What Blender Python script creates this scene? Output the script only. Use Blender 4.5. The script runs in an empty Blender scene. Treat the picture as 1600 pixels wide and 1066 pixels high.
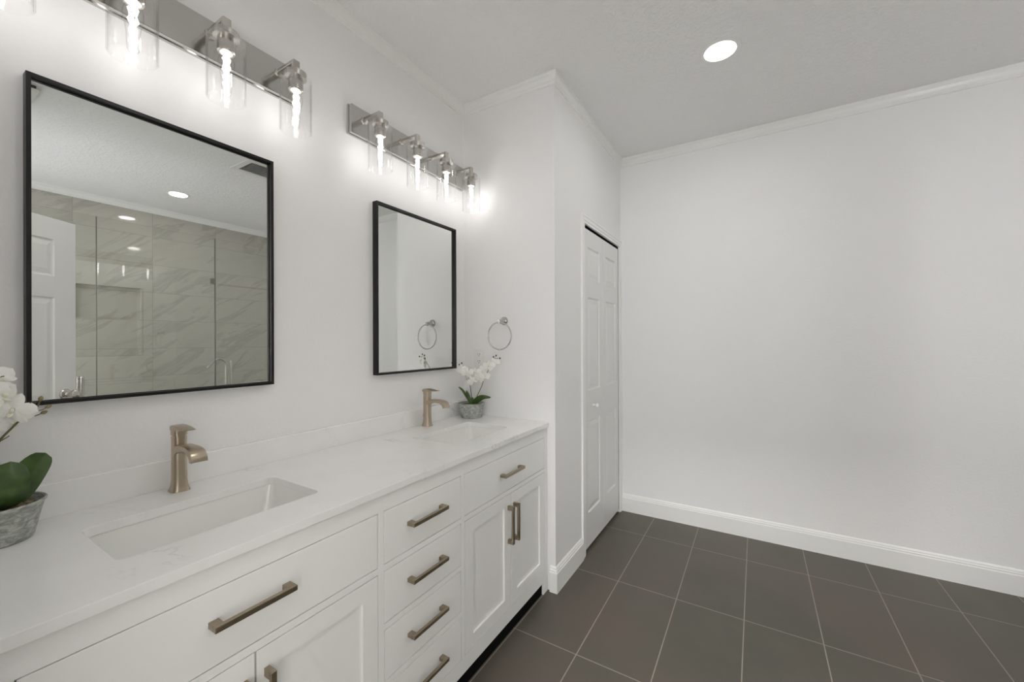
import bpy, bmesh, math, random
from mathutils import Vector, Matrix
random.seed(7)
C = bpy.context.scene.collection
PI = math.pi

# ------------------------------------------------------------------ camera
cam_d = bpy.data.cameras.new('camera')
cam = bpy.data.objects.new('camera', cam_d)
C.objects.link(cam)
cam_d.sensor_fit = 'HORIZONTAL'
cam_d.sensor_width = 36
cam_d.lens = 36 * 627.546 / 1600
cam_d.clip_start = 0.01
YAW, PIT, ROL = 0.545777, -0.0011431, -0.0034963
c_, s_ = math.cos, math.sin
Ym = Matrix(((c_(YAW), s_(YAW), 0), (0, 0, -1), (-s_(YAW), c_(YAW), 0)))
Pm = Matrix(((1, 0, 0), (0, c_(PIT), -s_(PIT)), (0, s_(PIT), c_(PIT))))
Qm = Matrix(((c_(ROL), -s_(ROL), 0), (s_(ROL), c_(ROL), 0), (0, 0, 1)))
Mc = Qm @ Pm @ Ym                       # rows: right, down, forward
rot = Matrix((Mc[0], -Mc[1], -Mc[2])).transposed()
cam.matrix_world = Matrix.Translation((1.505, 0, 1.32)) @ rot.to_4x4()
bpy.context.scene.camera = cam

# ------------------------------------------------------------------ world, view
BULB_W, DOWN_W, WORLD_S, HALL_FILL_W = 0.160, 2.6, 5.7, 92.0
w = bpy.data.worlds.new('world')
bpy.context.scene.world = w
w.use_nodes = True
bg = w.node_tree.nodes['Background']
bg.inputs[0].default_value = (0.97, 0.98, 1.0, 1)
bg.inputs[1].default_value = WORLD_S
vs = bpy.context.scene.view_settings
vs.view_transform = 'Standard'
vs.look = 'None'
vs.gamma = 1
vs.use_curve_mapping = False
vs.exposure = 0.20
cy = bpy.context.scene.cycles
cy.max_bounces = 16
cy.diffuse_bounces = 10
cy.glossy_bounces = 8
cy.transparent_max_bounces = 32


def lamp(name, kind, loc, power, size, color=(1, 1, 1), parent=None):
    d = bpy.data.lights.new(name, kind)
    d.energy = power
    d.color = color
    if kind == 'AREA':
        d.shape = 'DISK'
        d.size = size
    else:
        d.shadow_soft_size = size
    o = bpy.data.objects.new(name, d)
    C.objects.link(o)
    o.location = loc
    if parent:
        o.parent = parent
    return o


# ------------------------------------------------------------------ materials
def mat(name, col, rough=0.5, metal=0.0, spec=0.5, coat=0.0):
    m = bpy.data.materials.new(name)
    m.use_nodes = True
    b = m.node_tree.nodes['Principled BSDF']
    b.inputs['Base Color'].default_value = (*col, 1)
    b.inputs['Roughness'].default_value = rough
    b.inputs['Metallic'].default_value = metal
    b.inputs['Specular IOR Level'].default_value = spec
    b.inputs['Coat Weight'].default_value = coat
    return m


def nodes(m):
    nt = m.node_tree
    return nt, nt.nodes, nt.links, nt.nodes['Principled BSDF']


def coords(m, scale=(1, 1, 1), kind='Object', rotz=(0, 0, 0), loc=(0, 0, 0)):
    nt, N, L, b = nodes(m)
    tc = N.new('ShaderNodeTexCoord')
    mp = N.new('ShaderNodeMapping')
    mp.inputs['Scale'].default_value = scale
    mp.inputs['Rotation'].default_value = rotz
    mp.inputs['Location'].default_value = loc
    L.new(tc.outputs[kind], mp.inputs['Vector'])
    return mp.outputs['Vector']


def noise(m, vec, scale, detail=3, rough=0.5, dist=0.0):
    nt, N, L, b = nodes(m)
    n = N.new('ShaderNodeTexNoise')
    n.inputs['Scale'].default_value = scale
    n.inputs['Detail'].default_value = detail
    n.inputs['Roughness'].default_value = rough
    n.inputs['Distortion'].default_value = dist
    L.new(vec, n.inputs['Vector'])
    return n.outputs['Fac']


def ramp(m, fac, stops):
    nt, N, L, b = nodes(m)
    r = N.new('ShaderNodeValToRGB')
    e = r.color_ramp.elements
    e[0].position, e[0].color = stops[0][0], (*stops[0][1], 1)
    e[1].position, e[1].color = stops[-1][0], (*stops[-1][1], 1)
    for p, c in stops[1:-1]:
        q = e.new(p)
        q.color = (*c, 1)
    L.new(fac, r.inputs['Fac'])
    return r.outputs['Color']


def bump(m, height, strength, dist):
    nt, N, L, b = nodes(m)
    bp = N.new('ShaderNodeBump')
    bp.inputs['Strength'].default_value = strength
    bp.inputs['Distance'].default_value = dist
    L.new(height, bp.inputs['Height'])
    L.new(bp.outputs['Normal'], b.inputs['Normal'])


def mixcol(m, fac, a, b_, mode='MIX'):
    nt, N, L, b = nodes(m)
    x = N.new('ShaderNodeMix')
    x.data_type = 'RGBA'
    x.blend_type = mode
    for sock, v in ((x.inputs[0], fac), (x.inputs[6], a), (x.inputs[7], b_)):
        if hasattr(v, 'is_linked'):
            L.new(v, sock)
        elif isinstance(v, tuple):
            sock.default_value = (*v, 1)
        else:
            sock.default_value = v
    return x.outputs[2]


# painted walls with orange-peel, ceiling with knock-down texture
M = {}
M['wall'] = mat('wall_paint', (0.86, 0.855, 0.852), 0.62, spec=0.3)
v = coords(M['wall'])
bump(M['wall'], noise(M['wall'], v, 95, 2, 0.5), 0.22, 0.003)
M['ceiling'] = mat('ceiling_paint', (0.90, 0.896, 0.892), 0.8, spec=0.2)
v = coords(M['ceiling'])
f1 = noise(M['ceiling'], v, 48, 3, 0.55, 0.6)
r1 = ramp(M['ceiling'], f1, [(0.44, (0, 0, 0)), (0.60, (1, 1, 1))])
bump(M['ceiling'], r1, 0.4, 0.004)
M['trim'] = mat('trim_paint', (0.88, 0.88, 0.865), 0.32, spec=0.5)
M['door'] = mat('door_paint', (0.80, 0.80, 0.79), 0.38)
M['cab'] = mat('cabinet_lacquer', (0.88, 0.88, 0.87), 0.35)
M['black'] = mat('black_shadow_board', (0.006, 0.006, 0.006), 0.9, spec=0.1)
M['ceramic'] = mat('white_ceramic', (0.86, 0.86, 0.84), 0.08, spec=0.6, coat=0.4)
M['plastic'] = mat('white_plastic', (0.80, 0.80, 0.78), 0.35)
M['slot'] = mat('dark_slot', (0.05, 0.05, 0.05), 0.6)
M['frame'] = mat('black_frame_metal', (0.007, 0.007, 0.0065), 0.38, metal=0.0, spec=0.35)
M['mirror'] = mat('silvered_mirror', (0.84, 0.855, 0.84), 0.0, metal=1.0)
M['pot'] = mat('weathered_grey_pot', (0.4, 0.42, 0.4), 0.7, metal=0.0)
v = coords(M['pot'], (1, 1, 2.2))
pc = ramp(M['pot'], noise(M['pot'], v, 55, 5, 0.65, 0.8),
          [(0.32, (0.20, 0.215, 0.20)), (0.5, (0.36, 0.38, 0.35)), (0.68, (0.60, 0.61, 0.57))])
M['pot'].node_tree.links.new(pc, nodes(M['pot'])[3].inputs['Base Color'])
M['moss'] = mat('dry_moss', (0.16, 0.12, 0.07), 0.9)
v = coords(M['moss'])
pc = ramp(M['moss'], noise(M['moss'], v, 160, 4), [(0.35, (0.05, 0.04, 0.02)), (0.7, (0.30, 0.23, 0.13))])
M['moss'].node_tree.links.new(pc, nodes(M['moss'])[3].inputs['Base Color'])
M['leaf'] = mat('orchid_leaf', (0.045, 0.12, 0.025), 0.38, spec=0.5)
v = coords(M['leaf'])
pc = ramp(M['leaf'], noise(M['leaf'], v, 22, 3), [(0.3, (0.028, 0.062, 0.012)), (0.7, (0.085, 0.155, 0.035))])
M['leaf'].node_tree.links.new(pc, nodes(M['leaf'])[3].inputs['Base Color'])
M['stem'] = mat('orchid_stem', (0.12, 0.11, 0.045), 0.6)
M['bud'] = mat('orchid_bud', (0.22, 0.20, 0.09), 0.55)
M['budd'] = mat('orchid_dark_bud', (0.05, 0.055, 0.03), 0.55)
M['petal'] = mat('orchid_petal', (0.86, 0.85, 0.81), 0.55)
nodes(M['petal'])[3].inputs['Subsurface Weight'].default_value = 0.0
M['lip'] = mat('orchid_lip', (0.87, 0.84, 0.70), 0.5)


def metalmat(name, col, rough, streak=(400, 4, 4)):
    m = mat(name, col, rough, metal=1.0)
    v = coords(m, streak)
    nt, N, L, b = nodes(m)
    f = noise(m, v, 1.0, 2)
    mr = N.new('ShaderNodeMapRange')
    mr.inputs['To Min'].default_value = rough * 0.8
    mr.inputs['To Max'].default_value = rough * 1.25
    L.new(f, mr.inputs['Value'])
    L.new(mr.outputs['Result'], b.inputs['Roughness'])
    return m


M['nickel'] = metalmat('brushed_nickel', (0.60, 0.575, 0.54), 0.24, (300, 8, 8))
M['plate'] = metalmat('satin_plate_metal', (0.60, 0.59, 0.575), 0.15, (8, 8, 200))
M['socketwhite'] = mat('cream_socket_insert', (0.85, 0.82, 0.68), 0.5)
M['clamp'] = mat('dark_clamp_metal', (0.22, 0.21, 0.19), 0.35, metal=1.0)
M['seal'] = mat('dark_glass_edge', (0.10, 0.12, 0.10), 0.4)
M['nickelwarm'] = metalmat('warm_brushed_nickel', (0.50, 0.425, 0.33), 0.30, (60, 60, 6))
M['pull'] = metalmat('champagne_bronze_pull', (0.36, 0.30, 0.225), 0.30, (20, 20, 300))
M['ring'] = metalmat('satin_nickel_ring', (0.50, 0.50, 0.48), 0.22, (30, 30, 30))

# quartz counter
def quartz(name, base, vein):
    m = mat(name, base, 0.14, spec=0.5)
    v = coords(m)
    nt, N, L, b = nodes(m)
    n1 = noise(m, v, 2.6, 6, 0.62, 1.6)
    sub = N.new('ShaderNodeMath'); sub.operation = 'SUBTRACT'; sub.inputs[1].default_value = 0.5
    L.new(n1, sub.inputs[0])
    ab = N.new('ShaderNodeMath'); ab.operation = 'ABSOLUTE'
    L.new(sub.outputs[0], ab.inputs[0])
    line = ramp(m, ab.outputs[0], [(0.0, (1, 1, 1)), (0.016, (0, 0, 0))])
    msk = ramp(m, noise(m, v, 2.3, 2), [(0.52, (0, 0, 0)), (0.66, (1, 1, 1))])
    mu = N.new('ShaderNodeMath'); mu.operation = 'MULTIPLY'
    L.new(line, mu.inputs[0]); L.new(msk, mu.inputs[1])
    mu2 = N.new('ShaderNodeMath'); mu2.operation = 'MULTIPLY'; mu2.inputs[1].default_value = 0.42
    L.new(mu.outputs[0], mu2.inputs[0])
    cloud = mixcol(m, ramp(m, noise(m, v, 7, 4), [(0.4, (0, 0, 0)), (0.8, (0.55, 0.55, 0.55))]), base, tuple(x * 0.92 for x in base))
    out = mixcol(m, mu2.outputs[0], cloud, vein)
    L.new(out, b.inputs['Base Color'])
    return m


M['quartz'] = quartz('veined_white_quartz', (0.88, 0.877, 0.87), (0.48, 0.48, 0.48))


def tile_mat(name, ux, uy, size, off, grout_w, cols, grout, rough, veins=False):
    """Tiles laid on axes ux, uy (0,1,2 = x,y,z of the object); size and off in metres."""
    m = mat(name, cols[0], rough)
    nt, N, L, b = nodes(m)
    tc = N.new('ShaderNodeTexCoord')
    sp = N.new('ShaderNodeSeparateXYZ')
    L.new(tc.outputs['Object'], sp.inputs[0])

    def math_(op, a, b2=None):
        x = N.new('ShaderNodeMath'); x.operation = op
        for i, q in enumerate((a, b2)):
            if q is None:
                continue
            if hasattr(q, 'is_linked'):
                L.new(q, x.inputs[i])
            else:
                x.inputs[i].default_value = q
        return x.outputs[0]
    ids, gs = [], []
    for ax, sz, of in ((ux, size[0], off[0]), (uy, size[1], off[1])):
        t = math_('DIVIDE', math_('SUBTRACT', sp.outputs[ax], of), sz)
        fl = math_('FLOOR', t)
        fr = math_('SUBTRACT', t, fl)
        d = math_('MULTIPLY', math_('MINIMUM', fr, math_('SUBTRACT', 1.0, fr)), sz)
        gs.append(math_('LESS_THAN', d, grout_w / 2))
        ids.append(fl)
    g = math_('MAXIMUM', gs[0], gs[1])
    cb = N.new('ShaderNodeCombineXYZ')
    L.new(ids[0], cb.inputs[0]); L.new(ids[1], cb.inputs[1])
    wn = N.new('ShaderNodeTexWhiteNoise')
    L.new(cb.outputs[0], wn.inputs['Vector'])
    # per tile shift of the pattern
    sc = N.new('ShaderNodeVectorMath'); sc.operation = 'SCALE'
    sc.inputs['Scale'].default_value = 9.0
    L.new(wn.outputs['Color'], sc.inputs[0])
    ad = N.new('ShaderNodeVectorMath'); ad.operation = 'ADD'
    L.new(tc.outputs['Object'], ad.inputs[0]); L.new(sc.outputs[0], ad.inputs[1])
    if veins:
        mp = N.new('ShaderNodeMapping')
        mp.inputs['Rotation'].default_value = (math.radians(-52), 0, 0)
        mp.inputs['Scale'].default_value = (1, 1.0, 5.0)
        mpr = N.new('ShaderNodeMapping')
        mpr.inputs['Rotation'].default_value = (math.radians(-35), 0, 0)
        L.new(ad.outputs[0], mpr.inputs['Vector'])
        mp.inputs['Rotation'].default_value = (0, 0, 0)
        L.new(mpr.outputs['Vector'], mp.inputs['Vector'])
        f = noise(m, mp.outputs['Vector'], 0.95, 6, 0.62, 1.1)
        col = ramp(m, f, [(0.30, cols[1]), (0.46, cols[0]), (0.53, cols[0]), (0.575, cols[2]), (0.66, cols[0])])
    else:
        f = noise(m, ad.outputs[0], 5, 5, 0.6)
        col = ramp(m, f, [(0.3, cols[1]), (0.7, cols[0])])
        f2 = noise(m, tc.outputs['Object'], 1.7, 2)
        col = mixcol(m, ramp(m, f2, [(0.4, (0, 0, 0)), (0.65, (1, 1, 1))]), col, cols[2])
    col = mixcol(m, g, col, grout)
    L.new(col, b.inputs['Base Color'])
    rr = math_('ADD', rough, math_('MULTIPLY', g, 0.4))
    L.new(rr, b.inputs['Roughness'])
    inv = math_('SUBTRACT', 1.0, g)
    bump(m, inv, 0.3, 0.0012)
    return m


M['floor'] = tile_mat('dark_taupe_floor_tile', 0, 1, (0.2997, 0.604), (0.5535, 0.981), 0.0042,
                      [(0.102, 0.093, 0.073), (0.083, 0.079, 0.061), (0.112, 0.092, 0.074)], (0.33, 0.29, 0.25), 0.42)
M['marble'] = tile_mat('polished_marble_look_wall_tile', 1, 2, (0.5775, 0.292), (0.4885, 0.093), 0.003,
                       [(0.50, 0.475, 0.425), (0.455, 0.43, 0.38), (0.405, 0.388, 0.345)], (0.27, 0.26, 0.23), 0.05, True)


def glassmat(name, tint, ior=1.45, boost=1.0):
    m = bpy.data.materials.new(name)
    m.use_nodes = True
    nt = m.node_tree
    N, L = nt.nodes, nt.links
    for n in list(N):
        N.remove(n)
    o = N.new('ShaderNodeOutputMaterial')
    tr = N.new('ShaderNodeBsdfTransparent')
    tr.inputs[0].default_value = (*tint, 1)
    gl = N.new('ShaderNodeBsdfGlossy')
    gl.inputs['Roughness'].default_value = 0.0
    lw = N.new('ShaderNodeLayerWeight')
    lw.inputs['Blend'].default_value = 0.5
    pw = N.new('ShaderNodeMath')
    pw.operation = 'POWER'
    pw.inputs[1].default_value = 5.0
    L.new(lw.outputs['Facing'], pw.inputs[0])
    f0 = ((ior - 1) / (ior + 1)) ** 2
    fr = N.new('ShaderNodeMath')
    fr.operation = 'MULTIPLY_ADD'
    fr.inputs[1].default_value = (1 - f0) * boost
    fr.inputs[2].default_value = f0
    L.new(pw.outputs[0], fr.inputs[0])
    mx = N.new('ShaderNodeMixShader')
    L.new(fr.outputs[0], mx.inputs[0])
    L.new(tr.outputs[0], mx.inputs[1])
    L.new(gl.outputs[0], mx.inputs[2])
    L.new(mx.outputs[0], o.inputs['Surface'])
    return m


M['glass'] = glassmat('clear_lamp_glass', (1.0, 1.0, 1.0), 1.45)
M['bulbglass'] = glassmat('clear_bulb_glass', (1.0, 1.0, 1.0), 1.3)
M['showerglass'] = glassmat('greenish_shower_glass', (0.965, 0.975, 0.962), 1.72)


def emis(name, col, st):
    m = bpy.data.materials.new(name)
    m.use_nodes = True
    b = m.node_tree.nodes['Principled BSDF']
    b.inputs['Base Color'].default_value = (0.9, 0.9, 0.9, 1)
    b.inputs['Emission Color'].default_value = (*col, 1)
    b.inputs['Emission Strength'].default_value = st
    return m


M['filament'] = emis('glowing_filament', (1, 0.985, 0.965), 4.0)
M['diffuser'] = emis('lit_diffuser', (1, 0.985, 0.96), 4.0)


# ------------------------------------------------------------------ mesh helpers
class MB:
    def __init__(s):
        s.bm = bmesh.new()

    def box(s, x0, x1, y0, y1, z0, z1, bev=0.0, seg=2):
        b = bmesh.new()
        vs_ = [b.verts.new(p) for p in ((x0, y0, z0), (x1, y0, z0), (x1, y1, z0), (x0, y1, z0),
                                        (x0, y0, z1), (x1, y0, z1), (x1, y1, z1), (x0, y1, z1))]
        for f in ((3, 2, 1, 0), (4, 5, 6, 7), (0, 1, 5, 4), (1, 2, 6, 5), (2, 3, 7, 6), (3, 0, 4, 7)):
            b.faces.new([vs_[i] for i in f])
        if bev:
            bmesh.ops.bevel(b, geom=b.edges[:], offset=bev, segments=seg, affect='EDGES', profile=0.5)
        s.merge(b)
        return s

    def merge(s, b, mtx=None):
        if mtx:
            bmesh.ops.transform(b, matrix=mtx, verts=b.verts)
        me = bpy.data.meshes.new('tmp')
        b.to_mesh(me)
        b.free()
        s.bm.from_mesh(me)
        bpy.data.meshes.remove(me)
        return s

    def loft(s, loops, cap0=True, cap1=True, closed=True):
        R = [[s.bm.verts.new(p) for p in l] for l in loops]
        n = len(R[0])
        for a, b in zip(R, R[1:]):
            for i in range(n if closed else n - 1):
                j = (i + 1) % n
                s.bm.faces.new((a[i], a[j], b[j], b[i]))
        if cap0:
            s.bm.faces.new(R[0][::-1])
        if cap1:
            s.bm.faces.new(R[-1])
        return s

    def lathe(s, prof, c=(0, 0, 0), axis='Z', n=40, cap=False):
        """prof: list of (radius, height) along axis."""
        loops = []
        for r, h in prof:
            r = max(r, 1e-5)
            l = []
            for i in range(n):
                a = 2 * PI * i / n
                u, v_ = r * math.cos(a), r * math.sin(a)
                p = {'Z': (u, v_, h), 'X': (h, u, v_), 'Y': (v_, h, u)}[axis]
                l.append((c[0] + p[0], c[1] + p[1], c[2] + p[2]))
            loops.append(l)
        s.loft(loops, cap, cap)
        return s

    def tube(s, pts, r, n=10, closed=False):
        pts = [Vector(p) for p in pts]
        m = len(pts)
        rs = r if isinstance(r, (list, tuple)) else [r] * m
        loops = []
        t0 = (pts[1] - pts[0]).normalized()
        up = Vector((0, 0, 1)) if abs(t0.z) < 0.9 else Vector((1, 0, 0))
        nrm = t0.cross(up).normalized()
        for i, p in enumerate(pts):
            if closed:
                t = (pts[(i + 1) % m] - pts[i - 1]).normalized()
            else:
                t = (pts[min(i + 1, m - 1)] - pts[max(i - 1, 0)]).normalized()
            nrm = (nrm - t * nrm.dot(t)).normalized()
            bn = t.cross(nrm)
            loops.append([p + rs[i] * (nrm * math.cos(2 * PI * k / n) + bn * math.sin(2 * PI * k / n)) for k in range(n)])
        if closed:
            loops.append(loops[0])
            s.loft(loops, False, False)
            bmesh.ops.remove_doubles(s.bm, verts=s.bm.verts, dist=1e-6)
        else:
            s.loft(loops)
        return s

    def prism(s, poly, axis, a0, a1):
        """poly of 2-D points extruded along axis 'X','Y' or 'Z'."""
        def P(u, v_, a):
            return {'X': (a, u, v_), 'Y': (u, a, v_), 'Z': (u, v_, a)}[axis]
        s.loft([[P(u, v_, a0) for u, v_ in poly], [P(u, v_, a1) for u, v_ in poly]])
        return s

    def build(s, name, material, parent=None, smooth=False, loc=None):
        bmesh.ops.recalc_face_normals(s.bm, faces=s.bm.faces)
        me = bpy.data.meshes.new(name)
        s.bm.to_mesh(me)
        s.bm.free()
        me.materials.append(material)
        if smooth:
            me.polygons.foreach_set('use_smooth', [True] * len(me.polygons))
            try:
                me.set_sharp_from_angle(angle=math.radians(38))
            except Exception:
                pass
        o = bpy.data.objects.new(name, me)
        C.objects.link(o)
        if parent:
            o.parent = parent
        return o


def spline(pts, n=8):
    P = [Vector(p) for p in pts]
    out = []
    for i in range(len(P) - 1):
        p0, p1, p2, p3 = P[max(i - 1, 0)], P[i], P[i + 1], P[min(i + 2, len(P) - 1)]
        for k in range(n):
            t = k / n
            out.append(0.5 * ((2 * p1) + (p2 - p0) * t + (2 * p0 - 5 * p1 + 4 * p2 - p3) * t * t + (-p0 + 3 * p1 - 3 * p2 + p3) * t ** 3))
    out.append(P[-1])
    return out


def rrect(x0, x1, y0, y1, r, z=None, n=6):
    pts = []
    for cx, cy, a0 in ((x1 - r, y1 - r, 0), (x0 + r, y1 - r, 90), (x0 + r, y0 + r, 180), (x1 - r, y0 + r, 270)):
        for k in range(n + 1):
            a = math.radians(a0 + 90 * k / n)
            p = (cx + r * math.cos(a), cy + r * math.sin(a))
            pts.append(p if z is None else (*p, z))
    return pts


def struct(o):
    o['kind'] = 'structure'
    return o


def tag(o, label, cat, group=None):
    o['label'] = label
    o['category'] = cat
    if group:
        o['group'] = group
    return o


def thing(name, loc, label, cat, group=None, rotz=0):
    o = bpy.data.objects.new(name, None)
    C.objects.link(o)
    o.empty_display_size = 0.05
    o.location = loc
    o.rotation_euler.z = rotz
    return tag(o, label, cat, group)


def copy_tree(o, parent=None):
    c = o.copy()
    C.objects.link(c)
    if parent:
        c.parent = parent
    for ch in list(o.children):
        copy_tree(ch, c)
    return c


# ------------------------------------------------------------------ room shell
WX, FY, BX, NY, H = 0.601, 3.13, 3.93, 0.06, 2.74     # closet wall x, far wall y, back wall x, near wall y, height
WY = 1.924
struct(MB().box(-0.12, BX + 0.1, -0.1, FY + 0.1, -0.1, 0).build('floor', M['floor']))
struct(MB().box(-0.12, BX + 0.1, -0.06, FY + 0.1, H, H + 0.1).build('ceiling', M['ceiling']))
struct(MB().box(-0.12, 0, -0.06, WY, 0, H).build('wall_left', M['wall']))
struct(MB().box(-0.12, WX, WY, WY + 0.11, 0, H).build('wall_wing', M['wall']))
DY0, DY1, DZ = 2.346, 3.08, 2.048
mb = MB()
mb.box(WX - 0.11, WX, WY + 0.11, DY0, 0, H)
mb.box(WX - 0.11, WX, DY1, FY, 0, H)
mb.box(WX - 0.11, WX, DY0, DY1, DZ, H)
struct(mb.build('wall_closet', M['wall']))
struct(MB().box(-0.12, -0.02, WY + 0.11, FY, 0, H).build('wall_closet_rear', M['wall']))
struct(MB().box(-0.12, BX + 0.1, FY, FY + 0.1, 0, H).build('wall_far', M['wall']))
# polished tile wall behind the glass, with its recessed niche
mb = MB()
ny0, ny1, nz0, nz1 = 1.066, 1.553, 1.553, 1.875
mb.box(BX, BX + 0.1, NY, ny0, 0, H)
mb.box(BX, BX + 0.1, ny1, FY, 0, H)
mb.box(BX, BX + 0.1, ny0, ny1, 0, nz0)
mb.box(BX, BX + 0.1, ny0, ny1, nz1, H)
mb.box(BX + 0.045, BX + 0.1, ny0, ny1, nz0, nz1)
struct(mb.build('wall_back', M['marble']))
EX0, EX1 = 0.86, 1.62
mb = MB()
mb.box(0, EX0, -0.06, NY, 0, H)
QX0, QX1, QZ0, QZ1 = 2.55, 3.75, 0.95, 2.15            # window over the wet area, out of view, added for fill daylight
mb.box(EX1, QX0, -0.06, NY, 0, H)
mb.box(QX1, BX, -0.06, NY, 0, H)
mb.box(QX0, QX1, -0.06, NY, 0, QZ0)
mb.box(QX0, QX1, -0.06, NY, QZ1, H)
mb.box(EX0, EX1, -0.06, NY, 2.05, H)
struct(mb.build('wall_near', M['wall']))
mb = MB()
for a, b, c, d in ((QX0, QX0 + 0.04, QZ0, QZ1), (QX1 - 0.04, QX1, QZ0, QZ1), ((QX0 + QX1) / 2 - 0.02, (QX0 + QX1) / 2 + 0.02, QZ0 + 0.04, QZ1 - 0.04),
                   (QX0 + 0.04, QX1 - 0.04, QZ0, QZ0 + 0.04), (QX0 + 0.04, QX1 - 0.04, QZ1 - 0.04, QZ1)):
    mb.box(a, b, -0.03, 0.02, c, d)
struct(mb.build('fill_window', M['trim']))  # frame of the unseen window added for fill daylight
# the adjoining room behind the open entry door, out of view, closed to dim the doorway light, with an added fill lamp
mb = MB()
mb.box(-0.6, 0.9, -3.0, -2.9, 0, H)
mb.box(2.2, 2.3, -3.0, -2.9, 0, H)
mb.box(0.9, 2.2, -3.0, -2.9, 0, 0.5)  # opening above is an added window sending daylight through the doorway
mb.box(0.9, 2.2, -3.0, -2.9, 2.1, H)
mb.box(-0.7, -0.6, -3.0, -0.06, 0, H)
mb.box(2.3, 2.4, -3.0, -0.06, 0, H)
mb.box(-0.6, -0.12, -0.16, -0.06, 0, H)
struct(mb.build('wall_adjoining', M['wall']))
struct(MB().box(-0.7, 2.4, -3.0, -0.06, H, H + 0.1).build('ceiling_adjoining', M['ceiling']))
struct(MB().box(-0.7, 2.4, -3.0, -0.1, -0.1, 0).build('floor_adjoining', M['floor']))


def sweep(mb, pts, nrms, prof, ext0=None, ext1=None):
    """Extrude prof [(offset, z)] along one wall segment pts[0]-pts[1]; mitre vectors at its ends."""
    loops = []
    for p, m_ in zip(pts, nrms):
        loops.append([(p[0] + m_[0] * d, p[1] + m_[1] * d, z) for d, z in prof])
    mb.loft(loops)


crown = [(0, H), (0.020, H), (0.020, H - 0.008), (0.0165, H - 0.014), (0.0165, H - 0.026), (0.012, H - 0.038),
         (0.0085, H - 0.044), (0.0085, H - 0.052), (0.005, H - 0.057), (0.005, H - 0.064), (0, H - 0.066)]
base = [(0, 0), (0.014, 0), (0.014, 0.104), (0.011, 0.108), (0.011, 0.116), (0.0075, 0.121), (0.0075, 0.126),
        (0.003, 0.134), (0, 0.134)]
path = [(0, NY), (0, WY), (WX, WY), (WX, FY), (BX, FY), (BX, NY)]
mit = [(1, 1), (1, -1), (1, -1), (1, -1), (-1, -1), (-1, 1)]
for i in range(6):
    mb = MB()
    sweep(mb, [path[i], path[(i + 1) % 6]], [mit[i], mit[(i + 1) % 6]], crown)
    struct(mb.build('trim_%d' % (i + 1), M['trim']))
mb = MB()
sweep(mb, [(WX, WY), (WX, DY0 - 0.056)], [(1, -1), (1, 0)], base)
sweep(mb, [(WX - 0.03, WY), (WX, WY)], [(0, -1), (1, -1)], base)
struct(mb.build('baseboard_closet', M['trim']))
mb = MB()
sweep(mb, [(WX, FY), (BX, FY)], [(0, -1), (-1, -1)], base)
struct(mb.build('baseboard_far', M['trim']))

# closet door casing, jamb, folding door
def casing(name, y0, y1, z1, wid, x, th, right_cut=None):
    mb = MB()
    ya, yb = y0 - wid, (y1 + wid if right_cut is None else right_cut)
    for (a, b, t) in ((0.0, 0.016, th * 0.6), (0.016, wid * 0.72, th * 0.8), (wid * 0.72, wid, th)):
        mb.box(x, x + t, y0 - b, y0 - a, 0, z1 + b, 0.0012, 1)
        if y1 + b <= yb + 1e-6:
            mb.box(x, x + t, y1 + a, y1 + b, 0, z1 + b, 0.0012, 1)
        elif y1 + a < yb:
            mb.box(x, x + t, y1 + a, yb, 0, z1 + b, 0.0012, 1)
        mb.box(x, x + t, y0 - a, min(y1 + a, yb), z1 + a, z1 + b, 0.0012, 1)
    return struct(mb.build(name, M['trim']))


casing('trim_7', DY0, DY1, DZ, 0.054, WX, 0.012, FY - 0.001)
mb = MB()
mb.box(WX - 0.108, WX - 0.001, DY0 - 0.001, DY0 + 0.003, 0, DZ)
mb.box(WX - 0.108, WX - 0.001, DY1 - 0.003, DY1 + 0.001, 0, DZ)
mb.box(WX - 0.108, WX - 0.04, DY0, DY1, DZ - 0.003, DZ)
struct(mb.build('trim_8', M['trim']))
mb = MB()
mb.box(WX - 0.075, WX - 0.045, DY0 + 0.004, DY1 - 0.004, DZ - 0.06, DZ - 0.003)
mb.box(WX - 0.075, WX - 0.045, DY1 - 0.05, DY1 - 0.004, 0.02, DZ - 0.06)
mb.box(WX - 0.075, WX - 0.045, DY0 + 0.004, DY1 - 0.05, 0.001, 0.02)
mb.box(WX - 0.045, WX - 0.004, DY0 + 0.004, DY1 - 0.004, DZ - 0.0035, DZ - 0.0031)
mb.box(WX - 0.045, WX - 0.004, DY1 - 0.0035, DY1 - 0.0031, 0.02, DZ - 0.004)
struct(mb.build('trim_9', M['black']))  # black boards that paint the shade into the gaps around the door


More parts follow.
